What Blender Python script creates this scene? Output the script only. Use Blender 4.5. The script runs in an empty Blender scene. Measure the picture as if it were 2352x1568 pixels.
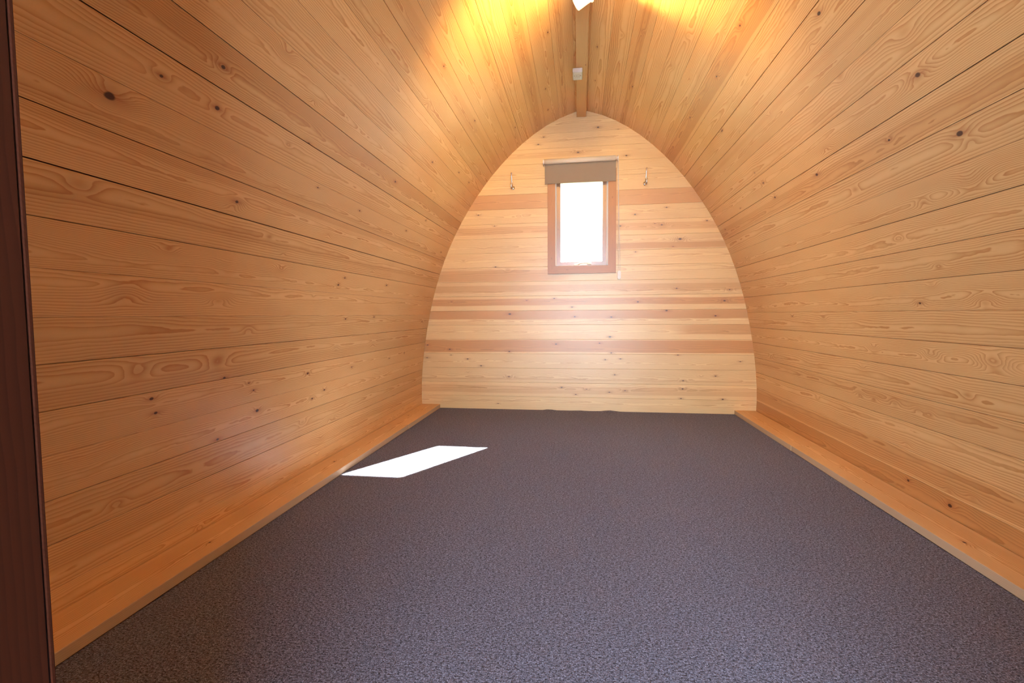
import bpy, bmesh, math, random
from mathutils import Vector, Matrix
random.seed(11)
SC = bpy.context.scene
COL = SC.collection

# ------------------------------------------------------------------ camera
cam_d = bpy.data.cameras.new('camera')
cam = bpy.data.objects.new('camera', cam_d); COL.objects.link(cam)
R = Vector((0.9900489, 0.1405869, -0.0062033)); U = Vector((-0.0019228, 0.0575913, 0.9983384)); F = Vector((-0.1407106, 0.9883919, -0.0572885))
cam.matrix_world = Matrix(((R.x, U.x, -F.x, -0.01316), (R.y, U.y, -F.y, 0.0), (R.z, U.z, -F.z, 0.76403), (0, 0, 0, 1)))
cam_d.sensor_width = 36.0; cam_d.lens = 1089.68 / 2352 * 36.0
cam_d.clip_start = 0.02; cam_d.clip_end = 300
SC.camera = cam

# ------------------------------------------------------------------ sky, sun, exposure
SC.view_settings.view_transform = 'Standard'; SC.view_settings.look = 'None'
SC.view_settings.gamma = 1.0; SC.view_settings.use_curve_mapping = False
SC.view_settings.exposure = -0.14
SKY_STRENGTH = 27.0
world = bpy.data.worlds.new('sky'); SC.world = world; world.use_nodes = True
wb = world.node_tree.nodes['Background']; wb.inputs[0].default_value = (0.66, 0.82, 1.0, 1); wb.inputs[1].default_value = SKY_STRENGTH
sun_d = bpy.data.lights.new('sun', 'SUN'); sun = bpy.data.objects.new('sun', sun_d); COL.objects.link(sun)
sun_d.energy = 230.0; sun_d.angle = math.radians(0.53); sun_d.color = (1.0, 0.97, 0.90)
sun.rotation_euler = Vector((-0.584, -1.0, -1.035)).to_track_quat('-Z', 'Y').to_euler()
sun.location = (2.5, 8, 5)
def portal(name, loc, rot, sx, sz):
    d = bpy.data.lights.new(name, 'AREA'); d.shape = 'RECTANGLE'; d.size = sx; d.size_y = sz; d.cycles.is_portal = True
    o = bpy.data.objects.new(name, d); COL.objects.link(o); o.location = loc; o.rotation_euler = rot
portal('window_portal', (0, 3.86, 1.475), (math.radians(-90), 0, 0), 0.34, 0.64)
portal('doorway_portal', (0.03, 0.14, 0.90), (math.radians(90), 0, 0), 0.80, 1.82)
SC.cycles.max_bounces = 8; SC.cycles.diffuse_bounces = 7; SC.cycles.glossy_bounces = 4
SC.cycles.use_adaptive_sampling = True; SC.cycles.adaptive_threshold = 0.03
SC.cycles.sample_clamp_indirect = 12.0

# ------------------------------------------------------------------ helpers
def link(name, mesh, mat=None, parent=None, **props):
    o = bpy.data.objects.new(name, mesh); COL.objects.link(o)
    if mat is not None:
        mesh.materials.clear(); mesh.materials.append(mat)
    if parent is not None: o.parent = parent
    for k, v in props.items(): o[k] = v
    return o
def mesh_of(bm, name='m', smooth=False):
    bmesh.ops.recalc_face_normals(bm, faces=bm.faces[:])
    me = bpy.data.meshes.new(name); bm.to_mesh(me); bm.free()
    if smooth:
        for p in me.polygons: p.use_smooth = True
    return me
def box(bm, x0, x1, y0, y1, z0, z1, bev=0.0, seg=2):
    vs = [bm.verts.new((x, y, z)) for x in (x0, x1) for y in (y0, y1) for z in (z0, z1)]
    fs = []
    for a in ((0, 1, 3, 2), (4, 6, 7, 5), (0, 4, 5, 1), (2, 3, 7, 6), (0, 2, 6, 4), (1, 5, 7, 3)):
        fs.append(bm.faces.new([vs[i] for i in a]))
    if bev > 0:
        es = set()
        for f in fs: es.update(f.edges)
        bmesh.ops.bevel(bm, geom=list(es), offset=bev, segments=seg, profile=0.5, affect='EDGES')
def prism(bm, poly, f):
    """poly = list of 2-D points, f(p, k) -> 3-D point for k = 0 / 1."""
    a = [bm.verts.new(f(p, 0)) for p in poly]; b = [bm.verts.new(f(p, 1)) for p in poly]
    n = len(poly)
    fr = bm.faces.new(a); bm.faces.new(b[::-1])
    for i in range(n):
        bm.faces.new((a[i], b[i], b[(i + 1) % n], a[(i + 1) % n]))
    return fr
def cyl(bm, p0, p1, r0, r1=None, seg=24, cap=True):
    r1 = r0 if r1 is None else r1
    p0 = Vector(p0); p1 = Vector(p1); d = (p1 - p0).normalized()
    q = d.to_track_quat('Z', 'Y').to_matrix()
    A = []; B = []
    for i in range(seg):
        t = 2 * math.pi * i / seg; v = q @ Vector((math.cos(t), math.sin(t), 0))
        A.append(bm.verts.new(p0 + v * r0)); B.append(bm.verts.new(p1 + v * r1))
    for i in range(seg):
        j = (i + 1) % seg; bm.faces.new((A[i], A[j], B[j], B[i]))
    if cap: bm.faces.new(A[::-1]); bm.faces.new(B)
def lathe(bm, prof, org, axis, seg=24):
    """prof = [(dist along axis, radius)]"""
    org = Vector(org); q = Vector(axis).normalized().to_track_quat('Z', 'Y').to_matrix(); rings = []
    for h, r in prof:
        if r < 1e-6: rings.append([bm.verts.new(org + q @ Vector((0, 0, h)))]); continue
        rings.append([bm.verts.new(org + q @ Vector((r * math.cos(2 * math.pi * i / seg), r * math.sin(2 * math.pi * i / seg), h))) for i in range(seg)])
    for a, b in zip(rings, rings[1:]):
        for i in range(seg):
            j = (i + 1) % seg
            if len(a) == 1 and len(b) == 1: continue
            if len(a) == 1: bm.faces.new((a[0], b[j], b[i]))
            elif len(b) == 1: bm.faces.new((a[i], a[j], b[0]))
            else: bm.faces.new((a[i], a[j], b[j], b[i]))
def tube(bm, pts, rad, seg=12):
    """smooth tube through points with a radius for each"""
    P = [Vector(p) for p in pts]; n = len(P); rings = []
    prev = None
    for i in range(n):
        d = (P[min(i + 1, n - 1)] - P[max(i - 1, 0)]).normalized()
        if prev is None: u = d.orthogonal().normalized()
        else: u = (prev - d * prev.dot(d)).normalized()
        prev = u; w = d.cross(u); r = rad[i] if isinstance(rad, (list, tuple)) else rad
        rings.append([bm.verts.new(P[i] + (u * math.cos(2 * math.pi * k / seg) + w * math.sin(2 * math.pi * k / seg)) * r) for k in range(seg)])
    for a, b in zip(rings, rings[1:]):
        for k in range(seg): bm.faces.new((a[k], a[(k + 1) % seg], b[(k + 1) % seg], b[k]))
    bm.faces.new(rings[0][::-1]); bm.faces.new(rings[-1])
def spline(pts, n=8):
    P = [Vector(p) for p in pts]; out = []
    for i in range(len(P) - 1):
        p0 = P[max(i - 1, 0)]; p1 = P[i]; p2 = P[i + 1]; p3 = P[min(i + 2, len(P) - 1)]
        for k in range(n):
            t = k / n
            out.append(0.5 * ((2 * p1) + (-p0 + p2) * t + (2 * p0 - 5 * p1 + 4 * p2 - p3) * t * t + (-p0 + 3 * p1 - 3 * p2 + p3) * t ** 3))
    out.append(P[-1]); return out

# ------------------------------------------------------------------ node helpers
class NT:
    def __init__(s, tree): s.t = tree
    def new(s, kind, **kw):
        n = s.t.nodes.new(kind)
        for k, v in kw.items(): setattr(n, k, v)
        return n
    def put(s, sock, v):
        if isinstance(v, bpy.types.NodeSocket): s.t.links.new(v, sock)
        else: sock.default_value = v
    def m(s, op, a, b=0.0, c=0.0, clamp=False):
        n = s.new('ShaderNodeMath', operation=op, use_clamp=clamp)
        for i, v in enumerate((a, b, c)): s.put(n.inputs[i], v)
        return n.outputs[0]
    def add(s, a, b): return s.m('ADD', a, b)
    def sub(s, a, b): return s.m('SUBTRACT', a, b)
    def mul(s, a, b): return s.m('MULTIPLY', a, b)
    def sstep(s, v, lo, hi, o0=0.0, o1=1.0):
        n = s.new('ShaderNodeMapRange', interpolation_type='SMOOTHSTEP')
        for i, x in enumerate((v, lo, hi, o0, o1)): s.put(n.inputs[i], x)
        return n.outputs[0]
    def vec(s, x, y, z=0.0):
        n = s.new('ShaderNodeCombineXYZ')
        for i, v in enumerate((x, y, z)): s.put(n.inputs[i], v)
        return n.outputs[0]
    def noise(s, v, scale=1.0, detail=2.0, rough=0.5, out=0):
        n = s.new('ShaderNodeTexNoise'); s.put(n.inputs['Vector'], v)
        n.inputs['Scale'].default_value = scale; n.inputs['Detail'].default_value = detail; n.inputs['Roughness'].default_value = rough
        return n.outputs[out]
    def mix(s, f, a, b, blend='MIX'):
        n = s.new('ShaderNodeMix', data_type='RGBA', blend_type=blend)
        s.put(n.inputs[0], f)
        for i, v in ((6, a), (7, b)):
            if not isinstance(v, bpy.types.NodeSocket) and len(v) == 3: v = (*v, 1)
            s.put(n.inputs[i], v)
        return n.outputs[2]
    def attr(s, name, which):
        n = s.new('ShaderNodeAttribute', attribute_type='OBJECT', attribute_name=name)
        return n.outputs[which]
    def sep(s, v):
        n = s.new('ShaderNodeSeparateXYZ'); s.put(n.inputs[0], v); return n.outputs

# knot group: (x, y, knot vector) -> bump, core, halo
kg = bpy.data.node_groups.new('knot', 'ShaderNodeTree')
for nm, io, st in (('x', 'INPUT', 'NodeSocketFloat'), ('y', 'INPUT', 'NodeSocketFloat'), ('k', 'INPUT', 'NodeSocketVector'), ('n', 'INPUT', 'NodeSocketFloat'),
                   ('bump', 'OUTPUT', 'NodeSocketFloat'), ('core', 'OUTPUT', 'NodeSocketFloat'), ('halo', 'OUTPUT', 'NodeSocketFloat')):
    kg.interface.new_socket(nm, in_out=io, socket_type=st)
g = NT(kg); gi = g.new('NodeGroupInput'); go = g.new('NodeGroupOutput')
kx, ky, ks = g.sep(gi.outputs['k'])
dx = g.sub(gi.outputs['x'], kx); dy = g.sub(gi.outputs['y'], ky)
as_ = g.m('MAXIMUM', g.m('ABSOLUTE', ks), 0.001)
dx2 = g.mul(dx, dx); dy2 = g.mul(dy, dy); s2 = g.mul(as_, as_)
e = g.m('DIVIDE', g.add(g.mul(dx2, 1 / 0.030 ** 2), g.mul(dy2, 1 / 0.0125 ** 2)), s2)
g.put(go.inputs['bump'], g.mul(g.mul(as_, 0.011), g.m('EXPONENT', g.mul(e, -1.0))))
rr = g.m('DIVIDE', g.m('SQRT', g.add(g.mul(dx2, 0.42), dy2)), as_)
rr = g.add(rr, g.mul(g.sub(gi.outputs['n'], 0.5), 0.006))
pos = g.m('GREATER_THAN', ks, 0.0)
g.put(go.inputs['core'], g.mul(pos, g.sstep(rr, 0.0030, 0.0050, 1.0, 0.0)))
e2 = g.m('DIVIDE', g.add(g.mul(dx2, 1 / 0.026 ** 2), g.mul(dy2, 1 / 0.0085 ** 2)), s2)
e3 = g.m('DIVIDE', g.add(g.mul(dx2, 1 / 0.021 ** 2), g.mul(dy2, 1 / 0.0026 ** 2)), s2)
g.put(go.inputs['halo'], g.m('MAXIMUM', g.mul(g.m('MULTIPLY_ADD', pos, 0.55, 0.25), g.m('EXPONENT', g.mul(e2, -1.0))), g.mul(g.mul(pos, 1.25), g.m('EXPONENT', g.mul(e3, -1.0)))))

NK = 8
def wood_material(name, pale, late, heart_col, rough=0.34, spec=0.5, knots=True, contrast=1.0, coat=0.0):
    mat = bpy.data.materials.new(name); mat.use_nodes = True
    t = NT(mat.node_tree); bsdf = mat.node_tree.nodes['Principled BSDF']
    tc = t.new('ShaderNodeTexCoord'); x, y, z = t.sep(tc.outputs['Object'])
    y = t.add(y, z)
    seed = t.attr('seed', 'Fac'); pitch = t.attr('pitch', 'Fac'); v0 = t.attr('mid', 'Fac'); shade = t.attr('shade', 'Fac'); fig = t.attr('figure', 'Fac')
    hA = t.sep(t.attr('heart', 'Vector')); hB = t.sep(t.attr('span', 'Vector'))
    wob = t.noise(t.vec(t.mul(x, 1.5), t.mul(y, 7.0), seed), 1.0, 2.0)
    wig = t.noise(t.vec(t.mul(x, 7.0), t.mul(y, 26.0), t.add(seed, 7.7)), 1.0, 3.0, 0.55)
    fib = t.noise(t.vec(t.mul(x, 9.0), t.mul(y, 520.0), seed), 1.0, 2.0)
    blot = t.noise(t.vec(t.mul(x, 3.0), t.mul(y, 12.0), t.add(seed, 31.0)), 1.0, 1.0)
    bump = core = halo = None
    if knots:
        for i in range(NK):
            n = t.new('ShaderNodeGroup'); n.node_tree = kg
            t.put(n.inputs['x'], x); t.put(n.inputs['y'], y); t.put(n.inputs['k'], t.attr('k%d' % i, 'Vector')); t.put(n.inputs['n'], wig)
            if bump is None: bump, core, halo = n.outputs['bump'], n.outputs['core'], n.outputs['halo']
            else:
                bump = t.add(bump, n.outputs['bump']); core = t.m('MAXIMUM', core, n.outputs['core']); halo = t.m('MAXIMUM', halo, n.outputs['halo'])
    yy = t.add(t.sub(y, v0), t.mul(t.sub(wob, 0.5), 0.05))
    h = t.m('SQRT', t.add(t.mul(yy, yy), t.mul(fig, fig)))
    h = t.add(h, t.mul(x, 0.010)); h = t.add(h, t.mul(t.sub(wig, 0.5), 0.0095)); h = t.add(h, t.mul(t.sub(wob, 0.5), 0.022))
    if bump is not None: h = t.add(h, bump)
    ring = t.m('FRACT', t.m('DIVIDE', h, pitch))
    line = t.mul(t.m('POWER', ring, 2.0), t.sstep(ring, 0.90, 1.0, 1.0, 0.0))
    # contrast of the figure varies along the board
    con = t.m('MULTIPLY_ADD', blot, 1.3, 0.35)
    line = t.mul(t.mul(line, con), contrast)
    hb = t.m('ABSOLUTE', t.add(t.sub(y, hA[0]), t.mul(t.sub(wob, 0.5), 0.022)))
    hm = t.sstep(t.sub(hb, hA[1]), -0.0035, 0.0035, 1.0, 0.0)
    hm = t.mul(hm, t.mul(t.sstep(x, t.sub(hB[0], 0.12), t.add(hB[0], 0.12)), t.sstep(x, t.sub(hB[1], 0.12), t.add(hB[1], 0.12), 1.0, 0.0)))
    hm = t.mul(hm, hA[2])
    base = t.mix(hm, pale, heart_col)
    col = t.mix(line, base, t.mix(hm, late, tuple(c * 0.75 for c in late)))
    col = t.mix(t.mul(t.sub(fib, 0.35), 0.22), col, late)
    col = t.mix(t.mul(t.m('SUBTRACT', blot, 0.5, clamp=True), 0.5), col, heart_col)
    if halo is not None:
        col = t.mix(t.mul(halo, 0.6), col, (late[0] * 0.66, late[1] * 0.42, late[2] * 0.4))
        col = t.mix(t.mul(core, 0.95), col, (0.060, 0.022, 0.013))
    hs = t.new('ShaderNodeHueSaturation'); t.put(hs.inputs['Color'], col); t.put(hs.inputs['Value'], shade)
    t.put(bsdf.inputs['Base Color'], hs.outputs[0])
    bsdf.inputs['Roughness'].default_value = rough; bsdf.inputs['Specular IOR Level'].default_value = spec
    bsdf.inputs['Coat Weight'].default_value = coat; bsdf.inputs['Coat Roughness'].default_value = 0.36
    b = t.new('ShaderNodeBump'); b.inputs['Strength'].default_value = 0.12; b.inputs['Distance'].default_value = 0.0006
    t.put(b.inputs['Height'], fib); t.put(bsdf.inputs['Normal'], b.outputs[0])
    return mat

PALE = (0.77, 0.51, 0.23); LATE = (0.52, 0.235, 0.070); HEART = (0.60, 0.315, 0.115)
M_PINE = wood_material('pine_planks', PALE, LATE, HEART, rough=0.38, spec=0.22, contrast=1.0)
M_PINE_BACK = wood_material('pine_end_wall', (0.88, 0.65, 0.315), (0.54, 0.26, 0.08), (0.60, 0.30, 0.10), rough=0.40, spec=1.0, contrast=0.7, coat=0.4)
M_BEAM = wood_material('pine_beam', (0.70, 0.44, 0.19), LATE, HEART, rough=0.5, spec=0.25, knots=True, contrast=0.5)
M_BOARD = wood_material('pine_ledge_boards', (0.82, 0.56, 0.28), LATE, (0.68, 0.38, 0.15), rough=0.5, spec=0.3)
M_BOARD_EDGE = wood_material('sawn_board_edge', (0.60, 0.44, 0.28), (0.42, 0.27, 0.15), (0.5, 0.33, 0.2), rough=0.7, spec=0.2, knots=False, contrast=0.4)
M_CASING = wood_material('stained_casing', (0.42, 0.17, 0.052), (0.27, 0.09, 0.025), (0.33, 0.12, 0.035), rough=0.40, spec=0.7, coat=0.2, contrast=0.35)
M_SASH = wood_material('stained_sash', (0.30, 0.135, 0.065), (0.2, 0.08, 0.035), (0.25, 0.1, 0.045), rough=0.30, spec=1.0, coat=0.4, contrast=0.3)
M_JAMB = wood_material('dark_stained_jamb', (0.036, 0.009, 0.004), (0.02, 0.005, 0.0025), (0.028, 0.007, 0.003), rough=0.6, spec=0.05, contrast=0.6)

def simple(name, col, rough=0.5, metal=0.0, emit=None, es=0.0, grain=0.0, gscale=300.0, **kw):
    mat = bpy.data.materials.new(name); mat.use_nodes = True
    t = NT(mat.node_tree); b = mat.node_tree.nodes['Principled BSDF']
    b.inputs['Base Color'].default_value = (*col, 1); b.inputs['Roughness'].default_value = rough; b.inputs['Metallic'].default_value = metal
    if grain:
        tc = t.new('ShaderNodeTexCoord'); n = t.noise(tc.outputs['Object'], gscale, 2.0)
        t.put(b.inputs['Base Color'], t.mix(t.mul(n, grain), col, tuple(c * 0.6 for c in col)))
    if emit: b.inputs['Emission Color'].default_value = (*emit, 1); b.inputs['Emission Strength'].default_value = es
    for k, v in kw.items(): b.inputs[k.replace('_', ' ')].default_value = v
    return mat
M_SHELL = simple('dark_backing_timber', (0.24, 0.10, 0.04), 0.8, grain=0.5, gscale=40)
M_WHITE = simple('white_plastic', (0.90, 0.90, 0.88), 0.35, grain=0.05, gscale=80)
M_ALARM = simple('grey_white_plastic', (0.62, 0.62, 0.60), 0.4, grain=0.05, gscale=80)
M_GREY = simple('grey_print', (0.33, 0.25, 0.22), 0.6)
M_SEAL = simple('pale_weather_seal', (0.72, 0.72, 0.70), 0.5, grain=0.1)
M_RUBBER = simple('black_rubber_seal', (0.02, 0.014, 0.014), 0.55, grain=0.4, gscale=120)
M_CHROME = simple('chrome', (0.78, 0.74, 0.70), 0.12, 1.0)
M_TUBE = simple('cream_blind_backing', (0.93, 0.90, 0.76), 0.6, grain=0.12, gscale=900)
M_FABRIC = simple('taupe_blind_fabric', (0.34, 0.265, 0.19), 0.85, grain=0.30, gscale=1100)
M_BULB = simple('lit_lamp_glass', (1, 1, 1), 0.4, emit=(1.0, 0.66, 0.30), es=40.0)
M_LAMP = simple('white_lamp_housing_added_glow', (0.86, 0.84, 0.78), 0.35, emit=(1.0, 0.80, 0.52), es=1.4)  # white metal housing; added emission stands in for light from the neighbouring heads
def glass_mat():
    mat = bpy.data.materials.new('window_glass'); mat.use_nodes = True; nt = mat.node_tree; t = NT(nt)
    nt.nodes.remove(nt.nodes['Principled BSDF']); out = nt.nodes['Material Output']
    tr = t.new('ShaderNodeBsdfTransparent'); tr.inputs[0].default_value = (0.95, 0.97, 0.96, 1)
    gl = t.new('ShaderNodeBsdfGlossy'); gl.inputs['Roughness'].default_value = 0.02
    lw = t.new('ShaderNodeLayerWeight'); lw.inputs[0].default_value = 0.5
    mx = t.new('ShaderNodeMixShader'); t.put(mx.inputs[0], t.m('MULTIPLY_ADD', t.m('POWER', lw.outputs['Facing'], 5.0), 0.6, 0.04)); nt.links.new(tr.outputs[0], mx.inputs[1]); nt.links.new(gl.outputs[0], mx.inputs[2])
    nt.links.new(mx.outputs[0], out.inputs['Surface']); return mat
M_GLASS = glass_mat()
def carpet_mat():
    mat = bpy.data.materials.new('flecked_carpet'); mat.use_nodes = True; t = NT(mat.node_tree); b = mat.node_tree.nodes['Principled BSDF']
    tc = t.new('ShaderNodeTexCoord'); v = tc.outputs['Object']; x, y, z = t.sep(v)
    va = t.vec(t.mul(x, 0.62), y, z)
    n1 = t.noise(va, 210.0, 3.0, 0.75); n2 = t.noise(v, 300.0, 2.0, 0.6); n3 = t.noise(v, 60.0, 2.0, 0.6); n4 = t.noise(v, 5.0, 2.0)
    n5 = t.noise(t.vec(t.add(x, 3.3), y, z), 250.0, 2.0, 0.6)
    c = t.mix(t.sstep(n1, 0.36, 0.62), (0.014, 0.012, 0.014), (0.168, 0.172, 0.235))
    c = t.mix(t.mul(t.sstep(n2, 0.52, 0.68), 0.75), c, (0.42, 0.46, 0.62))
    c = t.mix(t.mul(t.sstep(n5, 0.55, 0.68), 0.7), c, (0.12, 0.062, 0.05))
    c = t.mix(t.mul(t.sstep(n3, 0.35, 0.65, 1.0, 0.0), 0.22), c, (0.03, 0.022, 0.022))
    c = t.mix(t.mul(n4, 0.10), c, (0.03, 0.025, 0.025))
    t.put(b.inputs['Base Color'], c)
    b.inputs['Roughness'].default_value = 0.95; b.inputs['Specular IOR Level'].default_value = 0.15
    b.inputs['Sheen Weight'].default_value = 0.10; b.inputs['Sheen Tint'].default_value = (0.75, 0.8, 1, 1)
    bp = t.new('ShaderNodeBump'); bp.inputs['Strength'].default_value = 0.45; bp.inputs['Distance'].default_value = 0.0025
    t.put(bp.inputs['Height'], t.add(n1, t.mul(n2, 0.6))); t.put(b.inputs['Normal'], bp.outputs[0]); return mat
M_CARPET = carpet_mat()
M_GROUND = simple('grass', (0.055, 0.085, 0.028), 0.95, grain=0.6, gscale=30)
M_BOUNCE_GRAVEL = simple('pale_bounce_gravel', (0.62, 0.66, 0.72), 0.95, grain=0.3, gscale=60)

# ------------------------------------------------------------------ arch profile of the pod
CO = [-0.11185106, 0.30924884, -0.22336795, -0.0600083, 0.45763988, -0.20063212, 1.26443772]
def polar(t):
    r = 0.0
    for c in CO: r = r * t + c
    return (r * math.cos(t), 0.55 + r * math.sin(t))
N = 1500; T0 = math.atan2(-0.55, 1.305)
CUR = [polar(T0 + (math.pi / 2 - T0) * i / N) for i in range(N + 1)]
SL = [0.0]
for a, b in zip(CUR, CUR[1:]): SL.append(SL[-1] + math.hypot(b[0] - a[0], b[1] - a[1]))
def at(s):
    s = max(0.0, min(s, SL[-1])); lo, hi = 0, N
    while hi - lo > 1:
        m = (lo + hi) // 2
        if SL[m] <= s: lo = m
        else: hi = m
    f = (s - SL[lo]) / max(1e-9, SL[hi] - SL[lo])
    return (CUR[lo][0] + (CUR[hi][0] - CUR[lo][0]) * f, CUR[lo][1] + (CUR[hi][1] - CUR[lo][1]) * f)
def half_width(z):
    """half width of the arch at height z"""
    if z <= CUR[0][1]: return CUR[0][0]
    for a, b in zip(CUR, CUR[1:]):
        if a[1] <= z <= b[1] and b[1] > a[1]: return a[0] + (b[0] - a[0]) * (z - a[1]) / (b[1] - a[1])
    return 0.0
YF, YB = 0.27, 3.75          # inner faces of the front and back end walls
def offset_pt(s, d):
    a = at(s - 0.01); b = at(s + 0.01); p = at(s); tx, tz = b[0] - a[0], b[1] - a[1]; l = math.hypot(tx, tz)
    return (p[0] + tz / l * d, p[1] - tx / l * d)

# ------------------------------------------------------------------ setting: outer shell, floor, ground
def shell(name, sg):
    S = [SL[-1] * i / 40 for i in range(41)]
    inn = [offset_pt(s, 0.020) for s in S]; out = [offset_pt(s, 0.085) for s in S]
    inn[-1] = (0.0, inn[-1][1]); out[-1] = (0.0, out[-1][1])
    inn.insert(0, (inn[0][0], -0.12)); out.insert(0, (out[0][0], -0.12))
    poly = inn + out[::-1]; bm = bmesh.new()
    for i in range(len(inn) - 1):
        q = [inn[i], inn[i + 1], out[i + 1], out[i]]
        prism(bm, q, lambda p, k: (p[0] * sg, (YF - 1.45, YB + 0.14)[k], p[1]))  # runs past the front wall as an added, unseen porch narrowing the door light
    return link(name, mesh_of(bm, name), M_SHELL, kind='structure')
wall_left = shell('wall_left', -1); wall_right = shell('wall_right', 1)

bm = bmesh.new(); box(bm, -1.32, 1.32, YF - 0.13, YB + 0.14, -0.10, -0.008)
link('floor', mesh_of(bm), M_SHELL, kind='structure')
bm = bmesh.new()
for k in range(9): box(bm, -1.30, 1.30, YF - 1.40 + k * 0.14, YF - 1.40 + k * 0.14 + 0.134, -0.07, -0.035, 0.002, 1)
link('added_porch_deck', mesh_of(bm), M_SHELL, kind='structure')  # unseen deck belonging to the added porch
bm = bmesh.new(); box(bm, -60, 60, -60, 70, -0.5, -0.32)
link('ground', mesh_of(bm), M_GROUND, kind='structure')
bm = bmesh.new(); box(bm, -7, 7, -22, YF - 1.48, -0.33, -0.30)
link('added_gravel_yard', mesh_of(bm), M_BOUNCE_GRAVEL, kind='structure')  # unseen pale yard, added to bounce daylight in through the doorway

def wood_props(o, heart=None, span=None, shade=1.0, pitch=None, knots=(), mid=None, fig=None, auto=0):
    rnd = random.random
    o['seed'] = round(rnd() * 60, 3); o['shade'] = shade * (0.95 + 0.10 * rnd())
    o['pitch'] = pitch or random.choice((0.0038, 0.0048, 0.0062, 0.0080))
    o['mid'] = (rnd() - 0.5) * 0.05 if mid is None else mid
    o['figure'] = 0.012 + 0.02 * rnd() if fig is None else fig
    o['heart'] = heart or (0.0, 0.0, 0.0); o['span'] = span or (-9.0, 9.0, 0.0)
    ks = sorted(knots, key=lambda k: -abs(k[2]))[:NK]
    while len(ks) < min(NK, auto): ks.append((0.4 + rnd() * 3.2, (rnd() - 0.5) * 0.08, -0.6 - rnd() * 0.9))
    for i in range(NK): o['k%d' % i] = tuple(float(c) for c in ks[i]) if i < len(ks) else (50.0, 0.0, 0.01)

# positions of joints along the arch (metres of girth from the floor)
J_L = [0.0, .088, .201, .314, .428, .541, .656, .768, .88, .992, 1.107, 1.218, 1.328, 1.44, 1.552, 1.664, 1.776, 1.888, 2.0, 2.111, 2.222, 2.333, 2.44, 2.548, 2.668, 2.79]
J_R = [0.0, .102, .206, .32, .433, .546, .659, .772, .885, .997, 1.11, 1.223, 1.335, 1.447, 1.56, 1.67, 1.783, 1.896, 2.01, 2.12, 2.235, 2.352, 2.463, 2.57, 2.685, 2.80]
KN_L={2:[[2.279,-0.034,-1.2]],3:[[1.713,0.015,1.3],[1.508,-0.048,1.1],[2.11,-0.008,1],[2.217,0.018,1]],4:[[1.23,0.036,1],[1.248,-0.011,1],[1.682,-0.011,0.9],[1.651,0.022,0.7],[2.053,0.009,1],[2.492,-0.01,0.9],[3.294,0.005,0.8],[3.021,-0.011,0.8],[3.589,0.003,0.7]],5:[[1.176,0.011,-1.8],[1.479,0.007,-2],[1.519,-0.054,1],[2.29,0.001,-1.2],[2.73,-0.006,-1.5]],6:[[2.345,0.037,0.8],[2.69,0.044,0.8],[3.582,0.003,0.9],[1.613,0.003,-1.1]],7:[[1.113,0.006,-2],[1.463,0.003,-1.6]],8:[[2.202,-0.014,0.9],[2.25,0.025,0.8],[2.774,0.019,1],[1.22,0.023,-1.5],[1.737,0.018,-1.3]],9:[[0.952,0.029,-1.6]],10:[[1.426,-0.008,1.3],[2.001,-0.019,-1]],11:[[0.965,0.02,2.2],[2.809,0.034,0.9],[1.818,0.037,0.6],[2.196,0.024,0.7],[3.587,0.001,0.9]],12:[[1.063,0.005,1.1],[1.244,0.004,1.2],[3.04,0.038,0.8]],13:[[1.214,-0.003,1.2],[1.667,-0.056,1],[2.417,0.017,1]],14:[[1.398,0.031,-1.3]],15:[[2.706,0.008,1]],16:[[3.142,-0.024,0.9],[3.411,-0.016,0.9]],17:[[2.794,0.038,-1]],18:[[2.21,0.022,1],[2.851,0.028,1]],20:[[3.402,0.04,0.8],[2.2,0.033,-1.2]],23:[[2.609,0.042,0.9],[3.184,-0.016,0.8],[3.499,-0.021,0.9]]}
KN_R={0:[[2.088,0.031,0.9],[1.868,0.017,1.3]],1:[[1.773,-0.016,-1]],3:[[2.41,0.003,-1.2],[2.303,0.003,-1],[2.161,0.01,-1.2],[2.022,0.006,-1.2],[1.962,0.006,-1]],5:[[2.258,0.011,-1.4],[1.916,0.006,-1.6],[1.653,0.004,-2.2],[2.946,0.018,-1.2]],6:[[3.004,0.031,0.8],[2.645,0.019,-1.2]],7:[[1.929,-0.028,1],[1.649,-0.024,-1.7]],10:[[1.779,-0.019,-1.3],[1.587,-0.0,-2.4]],11:[[1.555,0.023,1.6],[1.532,-0.009,-1.2],[2.092,0.001,-1.2]],12:[[2.29,0.017,1.3],[2.732,0.026,1.2],[3.626,0.01,0.8],[1.814,-0.006,0.9]],13:[[1.592,0.007,1.9],[2.771,0.013,1],[3.207,-0.034,0.7],[2.149,-0.018,-1.3]],14:[[2.799,-0.026,0.6],[1.56,0.006,-1.9],[1.865,0.033,-1.5]],15:[[2.361,0.019,-1.2]],16:[[2.819,0.045,1],[1.769,0.029,1.3],[2.83,0.044,0.9]],17:[[2.097,-0.036,-1.1]],18:[[2.494,0.005,1],[3.009,0.02,0.9],[2.108,0.027,1.1]],22:[[3.144,-0.015,0.9]],24:[[2.854,0.012,0.9],[3.251,0.011,0.7]]}
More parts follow.
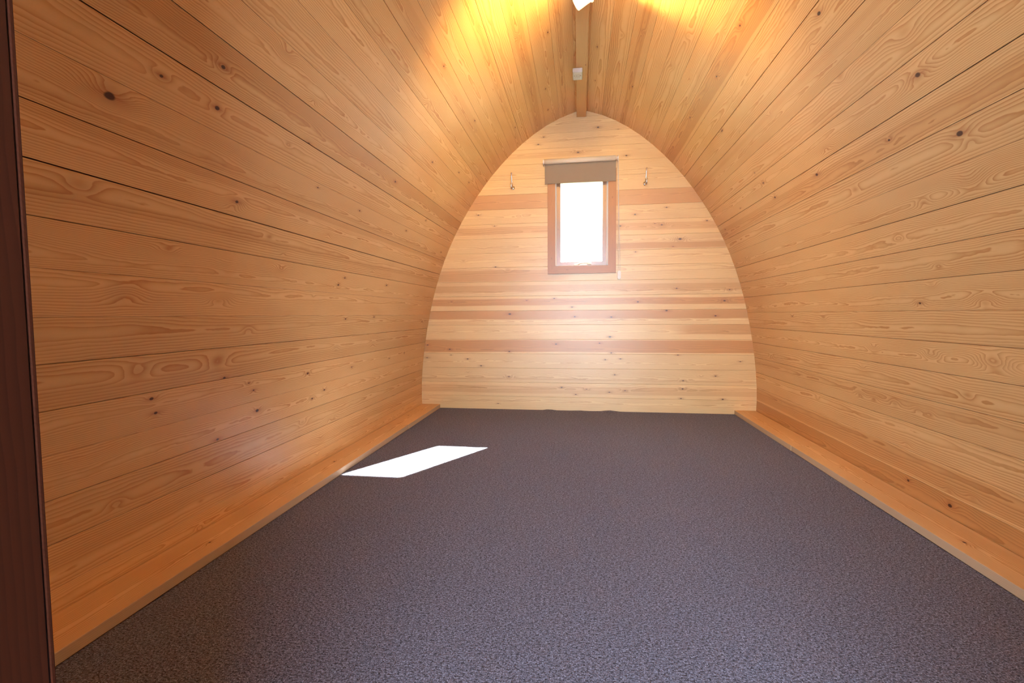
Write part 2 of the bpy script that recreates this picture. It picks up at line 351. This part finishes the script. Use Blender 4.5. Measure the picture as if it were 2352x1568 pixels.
KN_B={0:[[0.124,-0.031,1.2],[0.273,-0.056,0.6]],1:[[-0.29,0.031,0.9],[-0.332,-0.022,1]],2:[[-0.026,0.015,1.3],[0.336,-0.027,1.2]],6:[[-0.811,0.019,1],[-0.486,0.001,-0.8],[0.403,-0.017,1],[0.634,0.027,0.9]],7:[[-0.681,0.043,0.7],[0.294,0.013,1.1],[0.601,0.012,1.3],[0.55,0.024,0.6],[0.926,0.032,1]],8:[[0.735,0.016,1.7],[0.685,-0.039,0.6]],9:[[-0.676,-0.052,0.8],[0.41,0.041,0.7],[-0.935,-0.002,-0.7]],10:[[-0.578,0.035,-0.9]],11:[[-0.457,0.007,-0.8],[0.715,-0.013,0.9],[1.096,-0.028,1.1],[0.241,-0.003,-0.8],[0.477,-0.006,-0.8]],12:[[-0.21,0.036,1],[-0.071,-0.033,1],[-1.04,0.017,0.6],[-0.427,0.022,0.7],[0.43,0.003,1.1],[1.061,0.006,1.3]],13:[[-0.563,0.03,1.5],[-0.05,0.006,1],[0.231,0.001,1.2],[0.643,0.049,1.4],[0.999,0.007,1]],14:[[0.221,-0.038,1.2]],15:[[-1.247,0.01,1],[-1.06,-0.025,1.1],[-0.569,-0.04,1.1],[-0.196,0.02,1.1],[0.142,0.028,1],[0.232,-0.047,1]],16:[[-1.253,0.021,1.1],[-1.05,0.044,0.6],[-0.912,0.013,1],[-0.801,-0.042,0.9],[0.186,0.014,0.8],[0.302,0.022,0.8],[0.731,0.055,1],[1.182,0.008,0.8]],17:[[-0.574,-0.013,1],[0.26,0.012,0.9],[0.772,-0.027,0.9],[1.007,0.011,0.9],[-0.91,0.018,-0.9],[0.902,0.005,-0.8]],18:[[-0.152,0.021,1],[-0.041,-0.033,0.8],[-0.245,-0.017,0.6],[0.042,0.01,0.9],[0.142,0.01,0.8],[0.219,-0.011,1],[0.339,0.003,1],[0.769,0.024,1.2],[1.051,0.015,0.8],[0.758,-0.05,0.9],[1.062,-0.051,1.1]],19:[[-0.664,-0.006,0.7]]}

# reddish heartwood bands: plank index -> (centre, half width, strength)
HT_L = {13: (0.022, 0.030, .55), 11: (-.03, .012, .3), 10: (0.045, 0.012, .5), 9: (.0, .012, .4), 18: (0, .03, .3), 20: (0.02, .02, .4), 22: (.0, .03, .5), 24: (-.02, .02, .5), 1: (.0, .02, .25), 5: (-.03, .02, .25)}
HT_R = {0: (-.01, .060, 1.0), 1: (.0, .040, .75), 12: (-.012, .034, .55), 18: (.005, .042, .9), 19: (-.03, .015, .4), 22: (.0, .02, .8), 23: (.03, .02, .4), 15: (.03, .01, .3), 3: (.02, .02, .3)}
SH = {('L', 13): .95, ('R', 0): .92, ('L', 16): 1.03}
# joints that stand a little open: half gaps in metres
GAP_L = {10: .0024, 11: .0015, 9: .0014, 6: .0016, 5: .0014, 2: .0013, 14: .0015, 13: .0019, 3: .0013, 18: .0012, 21: .0012}
GAP_R = {6: .0014, 5: .0015, 8: .0012, 9: .0012, 10: .0016, 13: .0017, 14: .0012, 16: .0015, 17: .0019, 12: .0012, 3: .0014, 4: .0013}
def side_planks(wall, J, sg, kn, ht, gp, key):
    LN = YB + 0.03 - YF
    for i in range(len(J)):
        s0 = J[i]; s1 = J[i + 1] if i + 1 < len(J) else SL[-1] + 0.0
        a = Vector((at(s0)[0], at(s0)[1])); b = Vector((at(s1)[0], at(s1)[1])); mid = (a + b) / 2; w = (b - a).length
        tx, tz = (b - a).normalized()
        g0 = gp.get(i, .0005) * .6; g1 = gp.get(i + 1, .0005) * .6
        bm = bmesh.new(); c = 0.0006
        lo, hi = -w / 2 + g0, w / 2 - g1
        prof = [(lo, -0.018), (hi, -0.018), (hi, -c), (hi - c, 0), (lo + c, 0), (lo, -c)]
        X0, X1 = (YF, YB + 0.03) if sg < 0 else (-YB - 0.03, -YF)
        prism(bm, prof, lambda p, k: ((X0, X1)[k], p[0], p[1]))
        ax = Vector((0, -sg * 1.0, 0)); ay = Vector((sg * tx, 0, tz)); az = ax.cross(ay)
        o = link('plank', mesh_of(bm, 'plank'), M_PINE, wall)
        o.matrix_world = Matrix(((ax.x, ay.x, az.x, sg * mid.x), (ax.y, ay.y, az.y, 0), (ax.z, ay.z, az.z, mid.y), (0, 0, 0, 1)))
        ks = [((k[0] if sg < 0 else -k[0]), k[1], k[2]) for k in kn.get(i, [])]
        rnd = random.random; nn = random.choice((1, 2, 3, 3, 4))
        while len(ks) < nn + 1: ks.append((-sg * (0.9 + rnd() * 2.8), (rnd() - 0.5) * 0.07, -0.5 - rnd() * 0.8))
        wood_props(o, heart=ht.get(i), shade=SH.get((key, i), 1.0), knots=ks)
side_planks(wall_left, J_L, -1, KN_L, HT_L, GAP_L, 'L')
side_planks(wall_right, J_R, 1, KN_R, HT_R, GAP_R, 'R')

# ------------------------------------------------------------------ end walls of horizontal planks
JB = [2.266, 2.1534, 2.0405, 1.9278, 1.8161, 1.7021, 1.5891, 1.4763, 1.362, 1.249, 1.136, 1.0219, .9076, .7926, .6795, .5644, .4491, .3337, .2185, .1049, -0.006]
HT_B = {1: ((.0, .01, .2), None), 2: ((.01, .02, .35), (-.7, .1)), 5: ((.0, .09, .85), None), 7: ((.005, .026, .55), None), 8: ((-.028, .022, .75), (.1, 9)),
        10: ((-.008, .042, .65), (-9, -.12)), 11: ((.0, .028, .55), None), 12: ((.010, .026, .95), None), 13: ((.024, .034, .9), None),
        14: ((.018, .036, .75), (.75, 9)), 15: ((.003, .047, 1.0), None), 17: ((-.03, .008, .3), None), 18: ((.0, .030, .4), None), 9: ((.0, .03, .2), (-.5, -.2))}
def end_wall(wall, y, dirn, hole, kn, ht, mat, back):
    """planks with their faces at y looking towards dirn (-1: to the camera)"""
    hx0, hx1, hz0, hz1 = hole
    rows = [(2.345, 2.266)] + list(zip(JB, JB[1:]))
    for ri, (zt, zb) in enumerate(rows):
        i = ri - 1; zc = (zt + zb) / 2
        def side(z0, z1, sg):
            n = 5; return [(sg * (half_width(z0 + (z1 - z0) * k / n) + 0.008), z0 + (z1 - z0) * k / n) for k in range(n + 1)]
        g = 0.0004
        z1, z0 = min(zt, 2.31) - g, zb + g
        polys = []
        segs = []
        if z0 < hz0 < z1: segs = [('full', z0, hz0), ('cut', hz0, z1)]
        elif z0 < hz1 < z1: segs = [('cut', z0, hz1), ('full', hz1, z1)]
        elif hz0 <= z0 and z1 <= hz1: segs = [('cut', z0, z1)]
        else: segs = [('full', z0, z1)]
        if len(segs) == 1 and segs[0][0] == 'full': polys = [side(z0, z1, 1) + side(z0, z1, -1)[::-1]]
        elif len(segs) == 1: polys = [side(z0, z1, 1) + [(hx1, z1), (hx1, z0)], [(hx0, z0), (hx0, z1)] + side(z0, z1, -1)[::-1]]
        elif segs[0][0] == 'full': polys = [side(z0, z1, 1) + [(hx1, z1), (hx1, hz0), (hx0, hz0), (hx0, z1)] + side(z0, z1, -1)[::-1]]
        else: polys = [[(hx1, z0)] + side(z0, z1, 1) + side(z0, z1, -1)[::-1] + [(hx0, z0), (hx0, hz1), (hx1, hz1)]]
        for pl in polys:
            bm = bmesh.new(); c = 0.0007
            sx = -dirn * 1.0
            fr = prism(bm, pl, lambda p, k: (p[0] * sx, p[1] - zc, (0.0, -0.018)[k]))
            bmesh.ops.recalc_face_normals(bm, faces=bm.faces[:])
            es = [e for e in fr.edges if abs(e.verts[0].co.y - e.verts[1].co.y) < 1e-5]
            bmesh.ops.bevel(bm, geom=es, offset=c, segments=1, affect='EDGES')
            o = link('plank', mesh_of(bm, 'plank'), mat, wall)
            ax = Vector((sx, 0, 0)); az = Vector((0, dirn, 0)); ay = Vector((0, 0, 1))
            o.matrix_world = Matrix(((ax.x, ay.x, az.x, 0), (ax.y, ay.y, az.y, y), (ax.z, ay.z, az.z, zc), (0, 0, 0, 1)))
            h = ht.get(i) or (None, None); sp = h[1] and (float(h[1][0]), float(h[1][1]), 0.0)
            wood_props(o, heart=h[0], span=sp, knots=kn.get(i, []), shade=1.0)
            if back:
                if i in (12, 13): o['pitch'] = .0052
# back wall: structural sheet behind the planks, with the window opening
HOLE_B = (-0.205, 0.205, 1.128, 1.83)
def holed_sheet(name, y0, y1, hole, mat, zlow=-0.12, margin=0.03):
    hx0, hx1, hz0, hz1 = hole; bm = bmesh.new()
    P = [((CUR[k][0] + margin), CUR[k][1]) for k in range(0, N + 1, 50)]
    P = [(p[0], max(p[1], 0)) for p in P]
    top = CUR[-1][1] + margin
    zs = sorted(set([zlow, hz0, hz1, top] + [zlow + (top - zlow) * k / 40 for k in range(41)]))
    def hw(z): return half_width(min(z, CUR[-1][1] - 0.001)) + margin
    for a, b in zip(zs, zs[1:]):
        cut = a >= hz0 - 1e-6 and b <= hz1 + 1e-6
        for s0, s1 in ([(-1, None), (None, 1)] if cut else [(-1, 1)]):
            pa = [(-hw(a), a), (-hw(b), b)] if s0 == -1 else [(hx1, a), (hx1, b)]
            pb = [(hw(b), b), (hw(a), a)] if s1 == 1 else [(hx0, b), (hx0, a)]
            prism(bm, pa + pb, lambda p, k: (p[0], (y0, y1)[k], p[1]))
    return link(name, mesh_of(bm, name), mat, kind='structure')
wall_back = holed_sheet('wall_back', YB + 0.019, YB + 0.115, HOLE_B, M_SHELL)
end_wall(wall_back, YB, -1, HOLE_B, KN_B, HT_B, M_PINE_BACK, True)
HOLE_F = (-0.424, 0.479, 0.0, 1.842)
wall_front = holed_sheet('wall_front', YF - 0.115, YF - 0.019, HOLE_F, M_SHELL)
end_wall(wall_front, YF, 1, HOLE_F, {}, {}, M_PINE_BACK, False)

# ------------------------------------------------------------------ carpet
bm = bmesh.new(); CX = 1.1465
edge = []
yy = -0.05
def wav(t, a): return a * (math.sin(t * 7.1) + 0.6 * math.sin(t * 17.3 + 1) + 0.4 * math.sin(t * 41 + 2))
ys = [YF + (YB - 0.004 - YF) * k / 60 for k in range(61)]
L = [(-CX + wav(y, .0006), y) for y in ys]; Rr = [(CX + wav(y + 5, .0006), y) for y in ys]
rows = [[(x0[0] + (x1[0] - x0[0]) * k / 60, x0[1]) for k in range(61)] for x0, x1 in zip(L, Rr)]
def lift(x, y):
    d = max(0.0, 1 - (YB - y) / 0.10)
    return d * (0.008 * math.exp(-((x + 0.25) / 0.030) ** 2) + 0.003 * math.exp(-((x + 0.01) / 0.04) ** 2) + 0.009 * math.exp(-((x - 0.22) / 0.055) ** 2))
vt = [[bm.verts.new((x, y, lift(x, y))) for x, y in r] for r in rows]
vb = [[bm.verts.new((x, y, -0.0075)) for x, y in r] for r in rows]
for i in range(60):
    for k in range(60):
        bm.faces.new((vt[i][k], vt[i][k + 1], vt[i + 1][k + 1], vt[i + 1][k])); bm.faces.new((vb[i][k + 1], vb[i][k], vb[i + 1][k], vb[i + 1][k + 1]))
    bm.faces.new((vt[i][0], vt[i + 1][0], vb[i + 1][0], vb[i][0])); bm.faces.new((vt[i + 1][60], vt[i][60], vb[i][60], vb[i + 1][60]))
for k in range(60):
    bm.faces.new((vt[0][k + 1], vt[0][k], vb[0][k], vb[0][k + 1])); bm.faces.new((vt[60][k], vt[60][k + 1], vb[60][k + 1], vb[60][k]))
link('carpet', mesh_of(bm), M_CARPET, label='dark grey-brown flecked carpet covering the floor between the pine ledge boards', category='carpet')

# ------------------------------------------------------------------ ledge boards along both long walls
def ledge(name, sg, joint):
    root = None
    for n, (y0, y1) in enumerate(((YF + .001, joint - .0008), (joint + .0008, YB - .001))):
        bm = bmesh.new()
        w0, w1 = 1.1485, 1.298
        d = 0.0015 if n else 0.0
        box(bm, y0, y1, w0 - d - 1.223, w1 - 1.223, -0.030, 0.0, 0.0012, 1)
        o = bpy.data.objects.new('board', mesh_of(bm, 'board')); COL.objects.link(o); o.data.materials.append(M_BOARD); o.data.materials.append(M_BOARD_EDGE)
        for f in o.data.polygons:
            if f.normal.y < -0.7: f.material_index = 1
        o.matrix_world = Matrix(((0, sg, 0, sg * 1.223), (1, 0, 0, 0), (0, 0, 1, 0.0295), (0, 0, 0, 1)))
        if sg > 0: o.data.transform(Matrix.Identity(4))
        ks = [(1.35, -.02, .7), (2.2, .01, .8), (3.3, .03, .6), (1.9, .03, -.8)] if sg < 0 else [(1.66, -.02, .9), (2.4, 0, -.9), (3.3, .02, -.7)]
        if root is None:
            root = bpy.data.objects.new(name, None); COL.objects.link(root); root['kind'] = 'structure'
        mw = o.matrix_world.copy(); o.parent = root; o.matrix_world = mw
        wood_props(o, heart=(0.03, 0.03, .25), knots=ks, pitch=.0045, shade=1.0)
ledge('baseboard_left', -1, 3.02); ledge('baseboard_right', 1, 2.78)

# ------------------------------------------------------------------ ridge beam
bm = bmesh.new(); box(bm, -3.739, -(YF + .001), -0.0345, 0.0345, -0.035, 0.035, 0.0015, 1)
beam = link('trim_1', mesh_of(bm), M_BEAM, kind='structure')
beam.matrix_world = Matrix(((0, 1, 0, -0.002), (-1, 0, 0, 0), (0, 0, 1, 2.2935), (0, 0, 0, 1)))
wood_props(beam, heart=(0.03, .02, .4), knots=[(-3.30, .02, .5), (-2.98, -.012, .5)], pitch=.006, shade=.92)

# ------------------------------------------------------------------ window
win = bpy.data.objects.new('window_1', None); COL.objects.link(win); win['kind'] = 'structure'; win.location = (0, YB, 1.1)
def child(name, bm, mat, parent, smooth=False, **kw):
    me = mesh_of(bm, name, smooth); o = link(name, me, mat, parent, **kw)
    o.matrix_parent_inverse = parent.matrix_world.inverted() if parent else Matrix.Identity(4)
    return o
bpy.context.view_layer.update()
def frame4(name, mat, parent, xo0, xo1, zo0, zo1, wx, y0, y1, bev, shade=1.0, grain=True, wz=None):
    """four mitred members; each is modelled along its local X"""
    wz = wz or wx
    mids = [((xo0 + xo1) / 2, zo0, xo1 - xo0, 0, wz), ((xo0 + xo1) / 2, zo1, xo1 - xo0, 2, wz), (xo0, (zo0 + zo1) / 2, zo1 - zo0, 3, wx), (xo1, (zo0 + zo1) / 2, zo1 - zo0, 1, wx)]
    for cx, cz, ln, q, w in mids:
        bm = bmesh.new(); o2 = wz if q in (1, 3) else wx
        pl = [(-ln / 2, 0), (ln / 2, 0), (ln / 2 - o2, w), (-ln / 2 + o2, w)]
        fr = prism(bm, pl, lambda p, k: (p[0], p[1], (0, -(y1 - y0))[k]))
        bmesh.ops.recalc_face_normals(bm, faces=bm.faces[:])
        es = [e for e in fr.edges if abs(e.verts[0].co.y - e.verts[1].co.y) < 1e-6]
        if bev: bmesh.ops.bevel(bm, geom=es, offset=bev, segments=2, affect='EDGES')
        a = q * math.pi / 2
        ax = Vector((math.cos(a), 0, math.sin(a))); ay = Vector((-math.sin(a), 0, math.cos(a))); az = Vector((0, -1, 0))
        o = link(name, mesh_of(bm, name), mat, parent)
        mw = Matrix(((ax.x, ay.x, az.x, cx), (ax.y, ay.y, az.y, y0), (ax.z, ay.z, az.z, cz), (0, 0, 0, 1)))
        o.matrix_parent_inverse = parent.matrix_world.inverted(); o.matrix_basis = mw
        if grain: wood_props(o, knots=[((random.random() - .5) * ln * .8, w * .5, .35)], pitch=.005, shade=shade, mid=0.03)
frame4('casing', M_CASING, win, -0.2595, 0.2625, 1.0765, 1.866, 0.0590, YB - 0.018, YB - 0.0005, 0.0022)
# reveal lining, weather seal, sash, glass
frame4('reveal_board', M_SASH, win, -0.2045, 0.2045, 1.1285, 1.829, 0.0030, YB + 0.0005, YB + 0.113, 0)
frame4('weather_seal', M_SEAL, win, -0.2010, 0.2010, 1.1320, 1.8255, 0.0095, YB + 0.016, YB + 0.026, 0.0006, grain=False)
frame4('sash_rail', M_SASH, win, -0.1985, 0.1985, 1.1345, 1.823, 0.0370, YB + 0.028, YB + 0.083, 0.003)
bm = bmesh.new(); box(bm, -0.163, 0.163, YB + 0.052, YB + 0.060, 1.170, 1.788)
child('pane', bm, M_GLASS, win)
bm = bmesh.new()
box(bm, -0.055, -0.020, YB + 0.004, YB + 0.030, 1.137, 1.153, 0.003)
tube(bm, spline([(-0.03, YB + .012, 1.148), (0.0, YB + .008, 1.156), (0.04, YB + .008, 1.158), (0.068, YB + .012, 1.157)]), 0.0050, 10)
box(bm, 0.045, 0.075, YB + 0.006, YB + 0.030, 1.147, 1.163, 0.003)
child('casement_stay', bm, M_WHITE, win, label='white casement stay on the bottom rail')

# ------------------------------------------------------------------ roller blind
bl = bpy.data.objects.new('roller_blind', None); COL.objects.link(bl); bl.location = (-0.01, YB, 1.93)
bl['label'] = 'taupe roller blind on a cream tube, hanging over the top of the window'; bl['category'] = 'blind'
bpy.context.view_layer.update()
TL = Vector((-0.281, 3.705, 1.9265)); TR = Vector((0.252, 3.705, 1.9300))
bm = bmesh.new(); cyl(bm, TL, TR, 0.0190, seg=40)
child('tube', bm, M_TUBE, bl, True, label='cream rolled backing cloth')
bl.children[0].data.shade_smooth() if hasattr(bl.children[0].data, 'shade_smooth') else None
for f in bl.children[0].data.polygons: f.use_smooth = len(f.vertices) == 4
bm = bmesh.new()
nx = 30; hem = []
for k in range(nx + 1):
    t = k / nx; x = -0.279 + 0.537 * t
    zt = 1.9265 + (1.9300 - 1.9265) * t; zb = 1.7640 + 0.0045 * t + 0.0006 * math.sin(t * 47)
    yb = 3.7235 + 0.0015 * math.sin(t * 9)
    hem.append(((x, 3.7222, zt), (x, yb, zb)))
A = [[bm.verts.new((p[0][0], p[0][1] + o, p[0][2])) for p in hem] for o in (0, .0012)]
Bv = [[bm.verts.new((p[1][0], p[1][1] + o, p[1][2])) for p in hem] for o in (0, .0012)]
for k in range(nx):
    bm.faces.new((A[0][k], A[0][k + 1], Bv[0][k + 1], Bv[0][k])); bm.faces.new((A[1][k + 1], A[1][k], Bv[1][k], Bv[1][k + 1]))
    bm.faces.new((A[0][k + 1], A[0][k], A[1][k], A[1][k + 1])); bm.faces.new((Bv[0][k], Bv[0][k + 1], Bv[1][k + 1], Bv[1][k]))
bm.faces.new((A[0][0], Bv[0][0], Bv[1][0], A[1][0])); bm.faces.new((A[0][-1], A[1][-1], Bv[1][-1], Bv[0][-1]))
child('fabric', bm, M_FABRIC, bl)
bm = bmesh.new(); box(bm, -0.278, 0.257, 3.7222, 3.7262, 1.7650, 1.7705, 0.001)
child('hem_bar', bm, M_FABRIC, bl)
bm = bmesh.new(); cyl(bm, TL + Vector((-.011, 0, 0)), TL + Vector((-.001, 0, 0)), 0.0185, seg=28); box(bm, -0.2915, -0.289, 3.700, YB - .0005, 1.905, 1.948, 0.0008)
child('end_bracket', bm, M_WHITE, bl)
bm = bmesh.new(); cyl(bm, TR + Vector((.002, 0, 0)), TR + Vector((.010, 0, 0)), 0.013, seg=28); cyl(bm, TR + Vector((.012, 0, 0)), TR + Vector((.022, 0, 0)), 0.0175, seg=28)
box(bm, 0.272, 0.2755, 3.700, YB - .0005, 1.905, 1.948, 0.0008)
child('chain_drive', bm, M_WHITE, bl, label='white chain drive end of the tube')
bm = bmesh.new(); sp_ = 0.0058
def strand(p0, p1):
    p0 = Vector(p0); p1 = Vector(p1); n = int((p1 - p0).length / sp_)
    for k in range(n + 1):
        m = Matrix.Translation(p0 + (p1 - p0) * k / n); bmesh.ops.create_icosphere(bm, subdivisions=1, radius=0.0024, matrix=m)
    cyl(bm, p0, p1, 0.0015, seg=6)
strand((0.2700, 3.694, 1.928), (0.2800, 3.7325, 1.078)); strand((0.2715, 3.716, 1.928), (0.2935, 3.7325, 1.078))
ch = child('bead_chain', bm, M_WHITE, bl, label='white bead chain loop'); ch['kind'] = 'stuff'
bm = bmesh.new()
pl = [(0.0125 * math.cos(a), 0.0205 + 0.0125 * math.sin(a)) for a in [math.pi * k / 10 for k in range(11)]] + [(0.0125 * math.cos(a), -0.0205 + 0.0125 * math.sin(a)) for a in [math.pi + math.pi * k / 10 for k in range(11)]]
fr = prism(bm, pl, lambda p, k: (0.2868 + p[0], (3.725, YB - .0005)[k], 1.060 + p[1]))
bmesh.ops.recalc_face_normals(bm, faces=bm.faces[:]); bmesh.ops.bevel(bm, geom=list(fr.edges), offset=.002, segments=2, affect='EDGES')
tn = child('chain_holder', bm, M_WHITE, bl, label='white plastic chain holder screwed to the wall')
bm = bmesh.new(); cyl(bm, (0.2868, 3.7238, 1.052), (0.2868, 3.7252, 1.052), 0.0022, seg=12)
child('screw', bm, M_CHROME, tn)

# ------------------------------------------------------------------ coat hooks
def coat_hook(x, z, lean, label):
    r = bpy.data.objects.new('coat_hook', None); COL.objects.link(r); r.location = (x, YB, z)
    r['label'] = label; r['category'] = 'coat hook'; r['group'] = 'chrome coat hooks on the end wall'
    bpy.context.view_layer.update()
    W = lambda a, b, c: (x + a, YB - b, z + c)
    bm = bmesh.new(); lathe(bm, [(0, 0.0), (0.0005, 0.0145), (0.004, 0.0145), (0.007, 0.012), (0.009, 0.0065), (0.0095, 0)], (x, YB, z), (0, -1, 0), 28)
    child('wall_rose', bm, M_CHROME, r, True)
    bm = bmesh.new()
    tube(bm, spline([W(0, .006, 0), W(lean * .25, .020, .002), W(lean * .5, .034, .018), W(lean * .7, .040, .045), W(lean * .9, .048, .075), W(lean, .054, .094)]),
         [.0066] * 6 + [.0060] * 6 + [.0052] * 8 + [.0045] * 9 + [.0044] * 8 + [.0048] * 4, 12)
    bmesh.ops.create_uvsphere(bm, u_segments=16, v_segments=10, radius=.0068, matrix=Matrix.Translation(W(lean, .055, .098)))
    child('upper_prong', bm, M_CHROME, r, True)
    bm = bmesh.new()
    tube(bm, spline([W(lean * .2, .018, .001), W(lean * .5, .030, -.010), W(lean * .9, .042, -.014), W(lean * 1.2, .052, -.006), W(lean * 1.3, .056, .008), W(lean * 1.3, .056, .016)]), [.0060] * 41, 12)
    bmesh.ops.create_uvsphere(bm, u_segments=16, v_segments=10, radius=.0078, matrix=Matrix.Translation(W(lean * 1.3, .056, .018)))
    child('lower_prong', bm, M_CHROME, r, True)
coat_hook(-0.531, 1.752, -0.005, 'chrome double coat hook on the back wall left of the window')
coat_hook(0.4735, 1.742, 0.005, 'chrome double coat hook on the back wall right of the window')

# ------------------------------------------------------------------ small alarm box under the ridge beam
al = bpy.data.objects.new('alarm_box', None); COL.objects.link(al); al.location = (-0.0275, 3.05, 2.258)
al['label'] = 'small white alarm box fixed under the ridge beam'; al['category'] = 'alarm'
bpy.context.view_layer.update()
bm = bmesh.new(); box(bm, -0.0580, 0.0030, 3.000, 3.104, 2.230, 2.258, 0.006, 3)
child('housing', bm, M_ALARM, al)
bm = bmesh.new()
def grille(pts, r):
    for px, py in pts: cyl(bm, (-0.0275 + px, 3.045 + py, 2.2295), (-0.0275 + px, 3.045 + py, 2.2305), r, seg=10)
grille([(0.021 * math.cos(a), 0.013 * math.sin(a)) for a in [2 * math.pi * k / 26 for k in range(26)]], .0016)
grille([(0.012 * math.cos(a) + .004, 0.006 * math.sin(a)) for a in [2 * math.pi * k / 12 for k in range(12)]], .0015)
grille([(-.010, .022), (0.0, .023), (.010, .021)], .0020)
child('grille', bm, M_GREY, al, label='faint grey oval grille with three dots')

# ------------------------------------------------------------------ spot lamp bar under the ridge beam
lb = bpy.data.objects.new('spotlight_bar', None); COL.objects.link(lb); lb.location = (-0.002, 2.0, 2.258)
lb['label'] = 'white spotlight bar with lit warm heads under the ridge beam'; lb['category'] = 'lamp'
bpy.context.view_layer.update()
bm = bmesh.new(); box(bm, -0.030, 0.026, 1.56, 2.30, 2.240, 2.2575, 0.004, 2)
child('rail', bm, M_WHITE, lb)
def head(y, z, d, power, spread, col=(1.0, 0.58, 0.16)):
    d = Vector(d).normalized(); c = Vector((-0.002, y, z)); 
    bm = bmesh.new()
    b0 = c - d * 0.038
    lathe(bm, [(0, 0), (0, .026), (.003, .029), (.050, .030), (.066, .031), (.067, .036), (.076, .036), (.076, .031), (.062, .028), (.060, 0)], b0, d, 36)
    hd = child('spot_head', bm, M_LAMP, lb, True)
    hd.data.set_sharp_from_angle(angle=math.radians(35)) if hasattr(hd.data, 'set_sharp_from_angle') else None
    bm = bmesh.new(); cyl(bm, (c.x, y, 2.242), (c.x, y, z + 0.015), 0.006, seg=14)
    child('swivel_stem', bm, M_WHITE, hd)
    bm = bmesh.new(); lathe(bm, [(0.0605, 0), (0.0605, .026), (.068, .024), (.072, 0)], b0, d, 24)
    child('bulb', bm, M_BULB, hd, True)
    l = bpy.data.lights.new('spot_beam', 'SPOT'); l.energy = power; l.spot_size = math.radians(spread); l.spot_blend = 0.75; l.color = col; l.shadow_soft_size = 0.02
    o = bpy.data.objects.new('spot_beam', l); COL.objects.link(o); o.location = c + d * 0.055; o.rotation_euler = d.to_track_quat('-Z', 'Y').to_euler()
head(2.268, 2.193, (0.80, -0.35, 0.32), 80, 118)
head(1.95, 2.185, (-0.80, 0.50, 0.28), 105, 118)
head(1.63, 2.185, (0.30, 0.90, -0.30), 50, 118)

# ------------------------------------------------------------------ door frame beside the camera
dr = bpy.data.objects.new('door_1', None); COL.objects.link(dr); dr.location = (-0.38, 0.2, 0); dr['kind'] = 'structure'
bpy.context.view_layer.update()
def jamb(x0, x1, sg):
    bm = bmesh.new(); box(bm, -0.04, 1.80, -0.21, 0.2690, 0, abs(x1 - x0), 0.0006, 1)
    o = link('jamb', mesh_of(bm, 'jamb'), M_JAMB, dr)
    mw = Matrix(((0, 0, sg, x0), (0, 1, 0, 0), (1, 0, 0, 0), (0, 0, 0, 1)))     # local X runs up the post
    o.matrix_parent_inverse = dr.matrix_world.inverted(); o.matrix_basis = mw
    wood_props(o, pitch=.006, knots=[(1.05, .20, .5)], shade=1.0)
jamb(-0.3795, -0.425, -1); jamb(0.4395, 0.48, 1)
bm = bmesh.new(); box(bm, -0.43, 0.48, -0.21, 0.2690, 1.80, 1.845, 0.001, 1)
child('head_jamb', bm, M_JAMB, dr)
wood_props(dr.children[-1])
for xs, sg in ((-0.3795, -1), (0.4395, 1)):
    bm = bmesh.new(); n = 70
    pl = [(0.2685, -0.03 + 1.83 * k / n) for k in range(n + 1)] + [(0.2700 + 0.00018 * math.sin(k * 1.3) + 0.0001 * math.sin(k * 3.1), -0.03 + 1.83 * k / n) for k in range(n, -1, -1)]
    prism(bm, pl, lambda p, k: ((xs + sg * 0.0010, xs + sg * 0.02)[k], p[0], p[1]))
    child('rubber_seal', bm, M_RUBBER, dr)
    bm = bmesh.new(); box(bm, min(xs, xs + sg * .04), max(xs, xs + sg * .04), 0.2700, 0.2731, -0.03, 1.80, 0.0008, 2)
    o = child('stop_bead', bm, M_JAMB, dr); wood_props(o, shade=1.2, pitch=.004)
# unseen leaf, added standing open at the right jamb to shade the left side
bm = bmesh.new(); box(bm, 0.482, 0.522, -0.98, -0.215, 0.0, 1.80, 0.002, 1)
o = child('added_door_leaf', bm, M_JAMB, dr); wood_props(o)
hd = bmesh.new(); tube(hd, spline([(0.482, -0.90, 0.95), (0.455, -0.90, 0.95), (0.445, -0.88, 0.95), (0.445, -0.80, 0.95)]), 0.008, 12)
child('added_leaf_handle', hd, M_CHROME, o, True)
bm = bmesh.new(); box(bm, -0.3785, 0.4385, -0.20, YF - .0015, -0.03, 0.0015, 0.001, 1)
o = child('threshold', bm, M_JAMB, dr); wood_props(o)
